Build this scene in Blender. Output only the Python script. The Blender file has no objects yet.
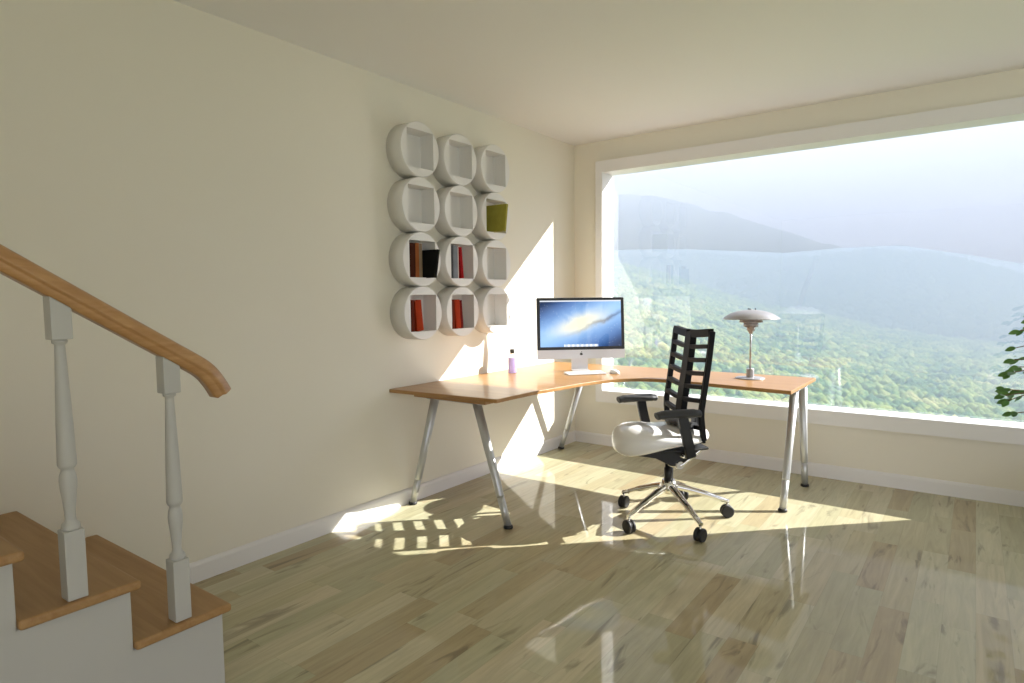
import bpy, bmesh, math, random
import numpy as np
from mathutils import Vector, Matrix, noise as mnoise

random.seed(7)
rng = np.random.default_rng(7)
SC = bpy.context.scene
COL = SC.collection
PI = math.pi

# ------------------------------------------------------------------ helpers
def link(o, parent=None):
    COL.objects.link(o)
    if parent is not None:
        o.parent = parent
    return o

def tag(o, label=None, cat=None, group=None, kind=None):
    if label: o['label'] = label
    if cat: o['category'] = cat
    if group: o['group'] = group
    if kind: o['kind'] = kind
    return o

def thing(name, label, cat, loc=(0, 0, 0), rz=0.0, group=None):
    o = bpy.data.objects.new(name, None)
    o.empty_display_size = 0.05
    o.location = loc
    o.rotation_euler = (0, 0, rz)
    link(o)
    return tag(o, label, cat, group)

def obj(name, bm, mat, parent=None, bevel=0.0, seg=2, smooth=None, subsurf=0):
    me = bpy.data.meshes.new(name)
    bmesh.ops.recalc_face_normals(bm, faces=bm.faces[:])
    if smooth is not None:
        for f in bm.faces: f.smooth = smooth
    bm.to_mesh(me); bm.free()
    if mat: me.materials.append(mat)
    o = bpy.data.objects.new(name, me)
    link(o, parent)
    if bevel:
        m = o.modifiers.new('Bevel', 'BEVEL'); m.width = bevel; m.segments = seg
        m.limit_method = 'ANGLE'; m.angle_limit = math.radians(40); m.harden_normals = False
    if subsurf:
        m = o.modifiers.new('Subsurf', 'SUBSURF'); m.levels = subsurf; m.render_levels = subsurf
    return o

def B(): return bmesh.new()

def box(bm, lo, hi, M=None):
    x0, y0, z0 = lo; x1, y1, z1 = hi
    v = [bm.verts.new(p) for p in [(x0,y0,z0),(x1,y0,z0),(x1,y1,z0),(x0,y1,z0),(x0,y0,z1),(x1,y0,z1),(x1,y1,z1),(x0,y1,z1)]]
    for f in [(0,3,2,1),(4,5,6,7),(0,1,5,4),(1,2,6,5),(2,3,7,6),(3,0,4,7)]:
        bm.faces.new([v[i] for i in f])
    if M is not None:
        bmesh.ops.transform(bm, matrix=M, verts=v)
    return v

def prism(bm, pts, a, b, axis='z'):
    def P(p, h):
        if axis == 'z': return (p[0], p[1], h)
        if axis == 'x': return (h, p[0], p[1])
        return (p[0], h, p[1])
    lo = [bm.verts.new(P(p, a)) for p in pts]; hi = [bm.verts.new(P(p, b)) for p in pts]
    n = len(pts)
    bm.faces.new(lo[::-1]); bm.faces.new(hi)
    for i in range(n):
        bm.faces.new([lo[i], lo[(i+1) % n], hi[(i+1) % n], hi[i]])
    return lo + hi

def lathe(bm, prof, seg=40, c=(0, 0, 0), cap=True, M=None):
    rings = []
    for r, z in prof:
        rings.append([bm.verts.new((c[0]+max(r,1e-5)*math.cos(2*PI*i/seg), c[1]+max(r,1e-5)*math.sin(2*PI*i/seg), c[2]+z)) for i in range(seg)])
    for a, b in zip(rings, rings[1:]):
        for i in range(seg):
            f = bm.faces.new([a[i], a[(i+1) % seg], b[(i+1) % seg], b[i]]); f.smooth = True
    if cap:
        bm.faces.new(rings[0][::-1]); bm.faces.new(rings[-1])
    vs = [v for r in rings for v in r]
    if M is not None: bmesh.ops.transform(bm, matrix=M, verts=vs)
    return vs

def tube(bm, path, rad, seg=16, cap=True, flat=1.0, up=(0, 0, 1)):
    """round or oval tube along a path; flat scales the section across 'up'"""
    path = [Vector(p) for p in path]
    if not hasattr(rad, '__len__'): rad = [rad]*len(path)
    rings = []
    up = Vector(up)
    for i, p in enumerate(path):
        t = (path[min(i+1, len(path)-1)] - path[max(i-1, 0)]).normalized()
        s = t.cross(up)
        if s.length < 1e-4: s = t.cross(Vector((1, 0, 0)))
        s.normalize(); u = s.cross(t).normalized()
        rings.append([bm.verts.new(p + (s*math.cos(2*PI*k/seg) + u*math.sin(2*PI*k/seg)*flat)*rad[i]) for k in range(seg)])
    for a, b in zip(rings, rings[1:]):
        for i in range(seg):
            f = bm.faces.new([a[i], a[(i+1) % seg], b[(i+1) % seg], b[i]]); f.smooth = True
    if cap:
        bm.faces.new(rings[0][::-1]); bm.faces.new(rings[-1])
    return [v for r in rings for v in r]

def sweep(bm, path, prof, side, cap=True, smooth=True):
    """sweep a closed profile (s, u) along a path; side = constant side vector"""
    path = [Vector(p) for p in path]; side = Vector(side).normalized()
    rings = []
    for i, p in enumerate(path):
        t = (path[min(i+1, len(path)-1)] - path[max(i-1, 0)]).normalized()
        u = side.cross(t).normalized()
        rings.append([bm.verts.new(p + side*s + u*h) for s, h in prof])
    n = len(prof)
    for a, b in zip(rings, rings[1:]):
        for i in range(n):
            f = bm.faces.new([a[i], a[(i+1) % n], b[(i+1) % n], b[i]]); f.smooth = smooth
    if cap:
        bm.faces.new(rings[0][::-1]); bm.faces.new(rings[-1])

def catmull(pts, n=6, closed=False):
    pts = [Vector(p) for p in pts]; out = []
    m = len(pts)
    for i in range(m if closed else m-1):
        g = lambda k: pts[k % m] if closed else pts[max(0, min(m-1, k))]
        p0, p1, p2, p3 = g(i-1), g(i), g(i+1), g(i+2)
        for j in range(n):
            t = j/n
            out.append(0.5*((2*p1)+(-p0+p2)*t+(2*p0-5*p1+4*p2-p3)*t*t+(-p0+3*p1-3*p2+p3)*t**3))
    if not closed: out.append(pts[-1])
    return out

# ------------------------------------------------------------------ materials
def s2l(c):
    return tuple(((v/255)/12.92 if v/255 <= 0.04045 else ((v/255+0.055)/1.055)**2.4) for v in c)

class NT:
    def __init__(s, mat):
        s.nt = mat.node_tree; s.n = s.nt.nodes; s.l = s.nt.links
    def add(s, t, **kw):
        nd = s.n.new(t)
        for k, v in kw.items():
            if k == 'ins':
                for a, b in v.items(): nd.inputs[a].default_value = b
            else: setattr(nd, k, v)
        return nd
    def to(s, a, b): s.l.new(a, b)

def mat(name, col, rough=0.5, metal=0.0, coat=0.0, spec=0.5, bump=0.0, bscale=200.0, var=0.0, vscale=4.0, trans=0.0, ior=1.5, coat_r=0.03):
    m = bpy.data.materials.new(name); m.use_nodes = True
    t = NT(m); b = t.n['Principled BSDF']
    b.inputs['Base Color'].default_value = (*col, 1)
    b.inputs['Roughness'].default_value = rough
    b.inputs['Metallic'].default_value = metal
    b.inputs['Coat Weight'].default_value = coat
    b.inputs['Coat Roughness'].default_value = coat_r
    b.inputs['Specular IOR Level'].default_value = spec
    b.inputs['Transmission Weight'].default_value = trans
    b.inputs['IOR'].default_value = ior
    tc = t.add('ShaderNodeTexCoord')
    if var > 0:
        no = t.add('ShaderNodeTexNoise', ins={'Scale': vscale, 'Detail': 4.0})
        t.to(tc.outputs['Object'], no.inputs['Vector'])
        mr = t.add('ShaderNodeMapRange', ins={'From Min': 0.3, 'From Max': 0.7, 'To Min': 1-var, 'To Max': 1+var})
        t.to(no.outputs['Fac'], mr.inputs['Value'])
        mx = t.add('ShaderNodeVectorMath', operation='SCALE'); mx.inputs[0].default_value = col
        t.to(mr.outputs[0], mx.inputs['Scale'])
        t.to(mx.outputs[0], b.inputs['Base Color'])
    if bump > 0:
        no = t.add('ShaderNodeTexNoise', ins={'Scale': bscale, 'Detail': 3.0})
        t.to(tc.outputs['Object'], no.inputs['Vector'])
        bp = t.add('ShaderNodeBump', ins={'Strength': bump, 'Distance': 0.002})
        t.to(no.outputs['Fac'], bp.inputs['Height'])
        t.to(bp.outputs[0], b.inputs['Normal'])
    return m

def wood_mat(name, c1, c2, rough, coat, grain_axis='y', scale=1.0, coat_r=0.05, spec=0.5):
    m = bpy.data.materials.new(name); m.use_nodes = True
    t = NT(m); b = t.n['Principled BSDF']
    tc = t.add('ShaderNodeTexCoord')
    mp = t.add('ShaderNodeMapping')
    sc = {'y': (28*scale, 1.6*scale, 28*scale), 'x': (1.6*scale, 28*scale, 28*scale)}[grain_axis]
    mp.inputs['Scale'].default_value = sc
    t.to(tc.outputs['Object'], mp.inputs['Vector'])
    n1 = t.add('ShaderNodeTexNoise', ins={'Scale': 1.0, 'Detail': 6.0, 'Roughness': 0.6, 'Distortion': 0.6})
    t.to(mp.outputs[0], n1.inputs['Vector'])
    cr = t.add('ShaderNodeValToRGB')
    cr.color_ramp.elements[0].position = 0.3; cr.color_ramp.elements[0].color = (*c1, 1)
    cr.color_ramp.elements[1].position = 0.7; cr.color_ramp.elements[1].color = (*c2, 1)
    t.to(n1.outputs['Fac'], cr.inputs['Fac'])
    t.to(cr.outputs['Color'], b.inputs['Base Color'])
    b.inputs['Roughness'].default_value = rough
    b.inputs['Coat Weight'].default_value = coat
    b.inputs['Coat Roughness'].default_value = coat_r
    b.inputs['Specular IOR Level'].default_value = spec
    return m

WALLC = (0.77, 0.735, 0.635)
M_wall = mat('cream_wall_paint', WALLC, rough=0.75, spec=0.25, bump=0.05, bscale=120)
M_ceil = mat('ceiling_paint', (0.80, 0.80, 0.80), rough=0.85, spec=0.2)
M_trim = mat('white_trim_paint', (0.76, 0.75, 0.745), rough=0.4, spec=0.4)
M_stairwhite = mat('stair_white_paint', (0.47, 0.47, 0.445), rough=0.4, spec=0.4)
M_shelf = mat('shelf_white_lacquer', (0.73, 0.715, 0.69), rough=0.45, spec=0.4)
M_desk = wood_mat('beech_desk_laminate', s2l((156, 113, 62)), s2l((168, 126, 74)), 0.4, 0.22, 'x', 0.7, 0.06)
M_deskedge = mat('desk_edge', s2l((205, 175, 130)), rough=0.4)
M_tread = wood_mat('oak_stair_tread', s2l((150, 112, 66)), s2l((168, 132, 86)), 0.5, 0.1, 'x', 1.3, 0.2)
M_rail = wood_mat('oak_handrail', s2l((164, 120, 74)), s2l((190, 148, 100)), 0.35, 0.3, 'y', 1.3, 0.15)
M_steel = mat('silver_grey_steel', (0.52, 0.53, 0.53), rough=0.32, metal=0.55)
M_chrome = mat('polished_aluminium', (0.80, 0.79, 0.76), rough=0.12, metal=1.0)
M_black = mat('black_plastic', (0.012, 0.012, 0.013), rough=0.35, spec=0.5)
M_blackmesh = mat('black_frame_satin', (0.005, 0.005, 0.006), rough=0.45, spec=0.15)
M_armpad = mat('dark_grey_arm_pad', (0.03, 0.031, 0.034), rough=0.5)
M_rubber = mat('black_rubber', (0.015, 0.015, 0.016), rough=0.55)
M_seat = mat('white_seat_leather', (0.84, 0.83, 0.82), rough=0.28, coat=0.5, coat_r=0.08)
M_alu = mat('anodised_aluminium', (0.66, 0.66, 0.68), rough=0.3, metal=0.35)
M_whiteplastic = mat('white_plastic', (0.86, 0.86, 0.85), rough=0.3)
M_keys = mat('white_keys', (0.9, 0.9, 0.9), rough=0.45)
M_lampmetal = mat('lamp_painted_metal', (0.36, 0.35, 0.36), rough=0.3, metal=0.25, coat=0.3)
M_lampstem = mat('lamp_brushed_stem', (0.40, 0.39, 0.40), rough=0.3, metal=0.6)
M_paper = mat('book_pages', (0.78, 0.72, 0.58), rough=0.8)
M_leaf = mat('green_leaf', (0.08, 0.20, 0.035), rough=0.5, spec=0.5, var=0.25, vscale=9)
M_twig = mat('brown_twig', (0.16, 0.10, 0.05), rough=0.8)
M_pot = mat('glazed_pot', (0.20, 0.17, 0.15), rough=0.5)
M_soil = mat('potting_soil', (0.04, 0.028, 0.02), rough=0.95, bump=0.5, bscale=90)

# laminate floor: strips running towards the window
def floor_material():
    m = bpy.data.materials.new('laminate_floor'); m.use_nodes = True
    t = NT(m); b = t.n['Principled BSDF']
    tc = t.add('ShaderNodeTexCoord')
    sep = t.add('ShaderNodeSeparateXYZ'); t.to(tc.outputs['Object'], sep.inputs[0])
    W_, L_ = 0.108, 0.62
    def math_(op, a, b_=None):
        n = t.add('ShaderNodeMath', operation=op)
        for i, v in enumerate((a, b_)):
            if v is None: continue
            if isinstance(v, (int, float)): n.inputs[i].default_value = v
            else: t.to(v, n.inputs[i])
        return n.outputs[0]
    xs = math_('DIVIDE', math_('ADD', sep.outputs['X'], 0.012), W_)
    row = math_('FLOOR', xs)
    wr = t.add('ShaderNodeTexWhiteNoise', noise_dimensions='1D'); t.to(row, wr.inputs['W'])
    ys = math_('ADD', math_('DIVIDE', sep.outputs['Y'], L_), math_('MULTIPLY', wr.outputs['Value'], 7.3))
    colr = math_('FLOOR', ys)
    cmb = t.add('ShaderNodeCombineXYZ'); t.to(row, cmb.inputs[0]); t.to(colr, cmb.inputs[1])
    wn = t.add('ShaderNodeTexWhiteNoise', noise_dimensions='2D'); t.to(cmb.outputs[0], wn.inputs['Vector'])
    # per strip base colour
    cr = t.add('ShaderNodeValToRGB')
    E_ = cr.color_ramp.elements
    E_[0].position = 0.0; E_[0].color = (*s2l((171, 156, 122)), 1)
    E_[1].position = 1.0; E_[1].color = (*s2l((184, 181, 149)), 1)
    for p, c in ((0.25, (182, 172, 138)), (0.5, (172, 168, 135)), (0.75, (194, 184, 153))):
        e = E_.new(p); e.color = (*s2l(c), 1)
    t.to(wn.outputs['Value'], cr.inputs['Fac'])
    # grain, shifted on each strip
    off = t.add('ShaderNodeVectorMath', operation='SCALE', ins={'Scale': 13.0}); t.to(wn.outputs['Color'], off.inputs[0])
    ad = t.add('ShaderNodeVectorMath', operation='ADD'); t.to(tc.outputs['Object'], ad.inputs[0]); t.to(off.outputs[0], ad.inputs[1])
    mp = t.add('ShaderNodeMapping'); mp.inputs['Scale'].default_value = (26, 2.0, 1); t.to(ad.outputs[0], mp.inputs['Vector'])
    n1 = t.add('ShaderNodeTexNoise', ins={'Scale': 1.0, 'Detail': 7.0, 'Roughness': 0.62, 'Distortion': 1.4}); t.to(mp.outputs[0], n1.inputs['Vector'])
    g = t.add('ShaderNodeMapRange', ins={'From Min': 0.3, 'From Max': 0.7, 'To Min': 0.84, 'To Max': 1.11}); t.to(n1.outputs['Fac'], g.inputs['Value'])
    mp2 = t.add('ShaderNodeMapping'); mp2.inputs['Scale'].default_value = (9, 1.3, 1); t.to(ad.outputs[0], mp2.inputs['Vector'])
    n2 = t.add('ShaderNodeTexNoise', ins={'Scale': 1.0, 'Detail': 4.0, 'Distortion': 2.2}); t.to(mp2.outputs[0], n2.inputs['Vector'])
    k = t.add('ShaderNodeMapRange', ins={'From Min': 0.60, 'From Max': 0.70, 'To Min': 1.0, 'To Max': 0.58}); t.to(n2.outputs['Fac'], k.inputs['Value'])
    # joints
    fx = math_('ABSOLUTE', math_('SUBTRACT', math_('FRACT', xs), 0.5))
    fy = math_('ABSOLUTE', math_('SUBTRACT', math_('FRACT', ys), 0.5))
    jx = math_('GREATER_THAN', fx, 0.5-0.0012/W_); jy = math_('GREATER_THAN', fy, 0.5-0.0012/L_)
    j = math_('MAXIMUM', jx, jy)
    jm = math_('SUBTRACT', 1.0, math_('MULTIPLY', j, 0.12))
    tot = math_('MULTIPLY', math_('MULTIPLY', g.outputs[0], k.outputs[0]), jm)
    mx = t.add('ShaderNodeVectorMath', operation='SCALE'); t.to(cr.outputs['Color'], mx.inputs[0]); t.to(tot, mx.inputs['Scale'])
    t.to(mx.outputs[0], b.inputs['Base Color'])
    b.inputs['Roughness'].default_value = 0.45
    b.inputs['Specular IOR Level'].default_value = 0.15
    b.inputs['Coat Weight'].default_value = 0.62
    b.inputs['Coat Roughness'].default_value = 0.045
    n3 = t.add('ShaderNodeTexNoise', ins={'Scale': 6.0, 'Detail': 2.0}); t.to(tc.outputs['Object'], n3.inputs['Vector'])
    bp = t.add('ShaderNodeBump', ins={'Strength': 0.04, 'Distance': 0.01}); t.to(n3.outputs['Fac'], bp.inputs['Height'])
    t.to(bp.outputs[0], b.inputs['Normal']); t.to(bp.outputs[0], b.inputs['Coat Normal'])
    return m
M_floor = floor_material()

def glass_material():
    m = bpy.data.materials.new('window_glass'); m.use_nodes = True
    t = NT(m); t.n.remove(t.n['Principled BSDF'])
    out = [n for n in t.n if n.type == 'OUTPUT_MATERIAL'][0]
    tr = t.add('ShaderNodeBsdfTransparent', ins={'Color': (0.99, 0.995, 0.995, 1)})
    gl = t.add('ShaderNodeBsdfGlossy', ins={'Roughness': 0.0, 'Color': (1, 1, 1, 1)})
    fr = t.add('ShaderNodeFresnel', ins={'IOR': 2.15})
    mx = t.add('ShaderNodeMixShader')
    t.to(fr.outputs[0], mx.inputs[0]); t.to(tr.outputs[0], mx.inputs[1]); t.to(gl.outputs[0], mx.inputs[2])
    t.to(mx.outputs[0], out.inputs['Surface'])
    return m
M_glass = glass_material()

# ------------------------------------------------------------------ room shell
H = 2.6
def structure(name, bm, m, bevel=0.0, **kw):
    o = obj(name, bm, m, None, bevel, **kw); o['kind'] = 'structure'; return o

bm = B(); box(bm, (-0.12, -7.2, -0.08), (5.9, 0.3, 0.0)); structure('floor', bm, M_floor)
bm = B(); box(bm, (-0.12, -7.2, H), (5.9, 0.3, H+0.12)); structure('ceiling', bm, M_ceil)

bm = B(); box(bm, (-0.12, -7.2, 0), (0, 0.2, H)); structure('wall_left', bm, M_wall)

WX0, WX1, WZ0, WZ1 = 0.298, 3.41, 0.485, 2.33     # clear opening
CW = 0.062                                       # casing width
bm = B()
y0, y1 = 0.0, 0.2
box(bm, (0.0, y0, 0.0), (5.9, y1, WZ0-0.06))
box(bm, (0.0, y0, WZ1+0.06), (5.9, y1, H))
box(bm, (0.0, y0, WZ0-0.06), (WX0-0.04, y1, WZ1+0.06))
box(bm, (WX1+0.04, y0, WZ0-0.06), (5.9, y1, WZ1+0.06))
structure('wall_front', bm, M_wall)
# unseen right and rear walls, with wide openings added to let in fill light
bm = B(); box(bm, (5.78, -2.0, 0), (5.9, 0.0, H)); box(bm, (5.78, -7.2, 2.35), (5.9, -2.0, H)); box(bm, (5.78, -4.7, 0), (5.9, -4.5, 2.35)); structure('wall_right', bm, M_wall)
bm = B(); box(bm, (0.0, -7.2, 0), (3.9, -7.08, H)); box(bm, (3.9, -7.2, 2.35), (5.78, -7.08, H)); structure('wall_back', bm, M_wall)
# skirting boards with a small cove on top
def skirting(bm, a, b_, n):
    a, b_, n = Vector(a), Vector(b_), Vector(n)
    prof = [(0, 0), (0.014, 0), (0.014, 0.078), (0.010, 0.088), (0.004, 0.095), (0, 0.095)]
    r0 = [bm.verts.new(a + n*p + Vector((0, 0, h))) for p, h in prof]
    r1 = [bm.verts.new(b_ + n*p + Vector((0, 0, h))) for p, h in prof]
    k = len(prof)
    for i in range(k): bm.faces.new([r0[i], r0[(i+1) % k], r1[(i+1) % k], r1[i]])
    bm.faces.new(r0); bm.faces.new(r1[::-1])
bm = B(); skirting(bm, (0, -3.82, 0), (0, 0, 0), (1, 0, 0)); structure('baseboard_left', bm, M_trim)
bm = B(); skirting(bm, (0, 0, 0), (5.78, 0, 0), (0, -1, 0)); structure('baseboard_front', bm, M_trim)

# picture window: casing standing 5 cm proud of the wall, deep reveal, glass
bm = B()
ya, yb = -0.05, 0.155
ox0, ox1, oz0, oz1 = WX0-CW, WX1+CW, WZ0-0.10, WZ1+0.095
box(bm, (ox0, ya, oz0), (WX0, yb, oz1)); box(bm, (WX1, ya, oz0), (ox1, yb, oz1))
box(bm, (WX0, ya, WZ1), (WX1, yb, oz1)); box(bm, (WX0, ya, oz0), (WX1, yb, WZ0))
wf = structure('window_1', bm, M_trim)
bm = B(); box(bm, (WX0+0.001, 0.10, WZ0+0.001), (WX1-0.001, 0.104, WZ1-0.001))
gp = obj('window_pane', bm, M_glass, wf)
# a single face pair: keep only the inner sheet so that the reflection stays single
bmx = bmesh.new(); bmx.from_mesh(gp.data)
bmesh.ops.delete(bmx, geom=[f for f in bmx.faces if abs(f.calc_center_median().y-0.10) > 1e-4], context='FACES')
bmx.to_mesh(gp.data); bmx.free()

# ------------------------------------------------------------------ staircase
# drawn at K = 1 with the origin EYE_H, then set at its true, slightly smaller size against the wall
K = 0.859
def place(x, y, z): return (2.8616+(x-2.8616)*K, -4.8309+(y+4.8309)*K, 1.2998+(z-1.2998)*K)
SX0, SX1 = -0.465, 0.69
FL = 1.2998-1.2998/K
NOS = [(-3.650, 0.195), (-3.950, 0.395), (-4.250, 0.595), (-4.550, 0.795)]   # nosing y, tread top z
st = thing('staircase', 'white panelled staircase with brown oak treads rising beside the cream wall', 'staircase', place(SX1, -3.65, FL))
st.scale = (K, K, K)
inv = Matrix.Translation((-SX1, 3.65, -FL))
def local(bm): bmesh.ops.transform(bm, matrix=inv, verts=bm.verts[:]); return bm
pts = [(-3.675, FL)]
for i, (ny, tz) in enumerate(NOS):
    pts.append((ny-0.025, tz-0.03))
    if i < 3: pts.append((NOS[i+1][0]-0.025, tz-0.03))
pts += [(-4.85, 0.765), (-4.85, FL)]
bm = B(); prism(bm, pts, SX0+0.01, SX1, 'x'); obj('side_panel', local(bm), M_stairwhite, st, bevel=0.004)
for i, (ny, tz) in enumerate(NOS):
    bm = B(); back = NOS[i+1][0]-0.0255 if i < 3 else -4.85
    box(bm, (SX0, back, tz-0.03), (SX1+0.022, ny, tz)); obj('tread', local(bm), M_tread, st, bevel=0.009, seg=3)

# turned balusters
def baluster(y, zb, ztop, label):
    o = thing('baluster', label, 'baluster', place(0.668, y, zb), 0, 'white turned stair balusters')
    o.scale = (K, K, K)
    s = 0.0275
    hb = 0.213; hn = ztop - 0.0
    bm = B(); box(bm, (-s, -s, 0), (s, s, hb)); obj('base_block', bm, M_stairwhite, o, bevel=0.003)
    prof = [(0.015, hb-0.004), (0.0245, hb), (0.0255, hb+0.008), (0.023, hb+0.018), (0.017, hb+0.024), (0.0145, hb+0.034),
            (0.0150, hb+0.055), (0.0185, hb+0.095), (0.0225, hb+0.130), (0.0235, hb+0.150), (0.0215, hb+0.168), (0.0175, hb+0.180),
            (0.0165, hb+0.186), (0.0215, hb+0.191), (0.0250, hb+0.198), (0.0255, hb+0.206), (0.0245, hb+0.235),
            (0.0225, hb+0.32), (0.0180, hb+0.44), (0.0150, hb+0.52), (0.0138, hb+0.555), (0.0138, hb+0.562), (0.0195, hb+0.566), (0.0205, hb+0.572), (0.0195, hb+0.577), (0.012, hb+0.580)]
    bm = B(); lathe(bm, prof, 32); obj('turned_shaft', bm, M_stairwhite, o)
    # top block, cut to the slope of the rail
    z0 = hb+0.577; bm = B()
    v = box(bm, (-s, -s, z0), (s, s, ztop-zb))
    for q in v[4:]: q.co.z -= q.co.y*0.66
    obj('top_block', bm, M_stairwhite, o, bevel=0.003)
    return o
baluster(-3.814, 0.196, 1.0945, 'white turned baluster on the lowest oak tread, near the handrail end')
baluster(-4.122, 0.396, 1.2965, 'white turned baluster on the second oak tread, higher of the two')

# moulded handrail
prof = [(-0.029, -0.036), (0.029, -0.036), (0.029, -0.018), (0.031, -0.014), (0.040, -0.011), (0.0415, -0.006), (0.038, 0.000), (0.036, 0.008), (0.031, 0.018), (0.022, 0.025), (0.010, 0.0285),
        (-0.010, 0.0285), (-0.022, 0.025), (-0.031, 0.018), (-0.036, 0.008), (-0.038, 0.000), (-0.0415, -0.006), (-0.040, -0.011), (-0.031, -0.014), (-0.029, -0.018)]
sl = 0.655
zc = lambda y: 1.0665 + (-3.703 - y)*sl
path = [(0.668, y, zc(y)) for y in (-4.95, -4.5, -4.1, -3.9, -3.78)]
tail = catmull([(0.668, -3.78, zc(-3.78)), (0.668, -3.715, zc(-3.715)), (0.668, -3.680, zc(-3.680)-0.006), (0.668, -3.650, 1.005), (0.668, -3.628, 0.966)], 5)
path += [tuple(p) for p in tail[1:]]
path = [(p[0]-0.668, p[1]+3.65, p[2]-0.95) for p in path]
o = thing('handrail', 'brown oak moulded handrail sloping down over the white balusters', 'handrail', place(0.668, -3.65, 0.95)); o.scale = (K, K, K)
bm = B(); sweep(bm, path, prof, (1, 0, 0)); r_ = obj('rail', bm, M_rail, o, bevel=0.0)
o2 = r_

# ------------------------------------------------------------------ round wall shelves
SD, SY, SZ, SS, SH, SCW = 0.1246, -2.0248, 2.1916, 0.3294, 0.1118, 0.3715
def ring_mesh():
    bm = B(); n = 64; R = SS/2-0.0005
    def sq(a):
        c, s = math.cos(a), math.sin(a); k = SH/max(abs(c), abs(s)); return c*k, s*k
    A = [2*PI*i/n for i in range(n)]
    def circ(r, x): return [bm.verts.new((x, r*math.cos(a), r*math.sin(a))) for a in A]
    def sqr(x, d=0.0): return [bm.verts.new((x, *[q*(1-d) for q in sq(a)])) for a in A]
    back = circ(R, 0.0); rim0 = circ(R, SD-0.004); rim1 = circ(R-0.003, SD)
    in0 = sqr(SD); in1 = sqr(0.014)
    def strip(a, b, smooth=False):
        for i in range(n):
            f = bm.faces.new([a[i], a[(i+1) % n], b[(i+1) % n], b[i]]); f.smooth = smooth
    strip(back, rim0, True); strip(rim0, rim1); strip(rim1, in0); strip(in0, in1)
    bm.faces.new(in1); bm.faces.new(back[::-1])
    return bm
rows = ['top row', 'second row', 'third row', 'bottom row']
cols = ['left', 'middle', 'right']
what = {(0,0): 'empty round white wall shelf at the top left corner of the shelf grid',
        (0,1): 'empty round white wall shelf in the middle of the top row',
        (0,2): 'empty round white wall shelf at the top right corner, above the olive book shelf',
        (1,0): 'empty round white wall shelf in the second row, at the left end',
        (1,1): 'empty round white wall shelf in the second row, beside the olive book shelf',
        (1,2): 'round white wall shelf holding the tilted olive green book',
        (2,0): 'round white wall shelf holding brown books and a tilted black book',
        (2,1): 'round white wall shelf holding grey books and one thin red book',
        (2,2): 'empty round white wall shelf in the third row, beside the grey and red books',
        (3,0): 'round white wall shelf with orange red books at the bottom left corner',
        (3,1): 'round white wall shelf with orange red books in the middle of the bottom row',
        (3,2): 'empty sunlit round white wall shelf at the bottom right corner'}
proto = None
for k in range(4):
    for c in range(3):
        if proto is None:
            s_ = obj('wall_shelf', ring_mesh(), M_shelf); proto = s_
        else:
            s_ = proto.copy(); COL.objects.link(s_)
        s_.location = (0.0, SY+c*SCW, SZ-k*SS)
        tag(s_, what[(k, c)], 'wall shelf', 'round white wall shelves')

# ------------------------------------------------------------------ books
def book(k, c, yoff, depth, height, thick, lean, color, label, x0=0.016, yaw=0.0):
    """book standing spine outwards; yoff from the left inner side of its shelf"""
    m = mat('book_cover_'+label.split()[0], s2l(color), rough=0.85, spec=0.12, var=0.08, vscale=20)
    yb = SY+c*SCW-SH; zb = SZ-k*SS-SH
    o = thing('book', label, 'book', (x0, yb+yoff, zb+0.0008), 0, 'books standing in the round wall shelves')
    o.rotation_euler = (lean, 0, yaw)
    t = 0.0025
    bm = B()
    box(bm, (0, 0, 0), (depth, t, height)); box(bm, (0, thick-t, 0), (depth, thick, height))
    n = 6; sp = []
    for i in range(n+1):
        a = PI*i/n; sp.append((depth-0.001+0.004*math.sin(a), thick/2-math.cos(a)*thick/2))
    prism(bm, sp, 0, height)
    obj('cover', bm, m, o)
    bm = B(); box(bm, (0.003, t, 0.004), (depth-0.003, thick-t, height-0.004)); obj('pages', bm, M_paper, o)
    return o
book(1, 2, 0.062, 0.212, 0.190, 0.022, math.radians(-9), (150, 144, 62), 'olive green book leaning out of its round shelf', yaw=math.radians(0))
book(2, 0, 0.003, 0.104, 0.205, 0.050, 0, (64, 30, 18), 'thick dark brown book at the left of the third row shelf')
book(2, 0, 0.055, 0.104, 0.207, 0.030, 0, (150, 88, 50), 'orange brown book between dark brown and grey brown books')
book(2, 0, 0.087, 0.100, 0.206, 0.030, 0, (140, 122, 100), 'grey brown book next to the tilted black book')
book(2, 0, 0.122, 0.195, 0.172, 0.020, math.radians(-11), (26, 27, 24), 'black book tilted and jutting out of the shelf')
book(2, 1, 0.003, 0.100, 0.212, 0.022, 0, (62, 62, 66), 'charcoal book at the left end beside a slate grey book')
book(2, 1, 0.026, 0.104, 0.212, 0.044, 0, (118, 122, 130), 'wide slate grey book beside the thin white book')
book(2, 1, 0.0715, 0.100, 0.212, 0.012, 0, (205, 180, 172), 'thin pale book between slate grey and red books')
book(2, 1, 0.104, 0.100, 0.205, 0.030, math.radians(5), (138, 20, 24), 'thin deep red book leaning on the pale book')
book(3, 0, 0.003, 0.106, 0.188, 0.030, 0, (88, 34, 18), 'dark brown book at the left in the bottom left shelf')
book(3, 0, 0.055, 0.108, 0.188, 0.055, math.radians(6), (150, 50, 18), 'orange red book leaning left in the bottom left shelf')
book(3, 1, 0.003, 0.106, 0.188, 0.024, 0, (104, 38, 20), 'dark brown book at the left in the bottom middle shelf')
book(3, 1, 0.040, 0.108, 0.188, 0.050, math.radians(4), (152, 48, 20), 'orange red book in the bottom middle shelf')
book(3, 1, 0.093, 0.106, 0.186, 0.022, math.radians(4), (100, 22, 20), 'maroon book leaning on the orange red book, bottom middle shelf')

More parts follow.
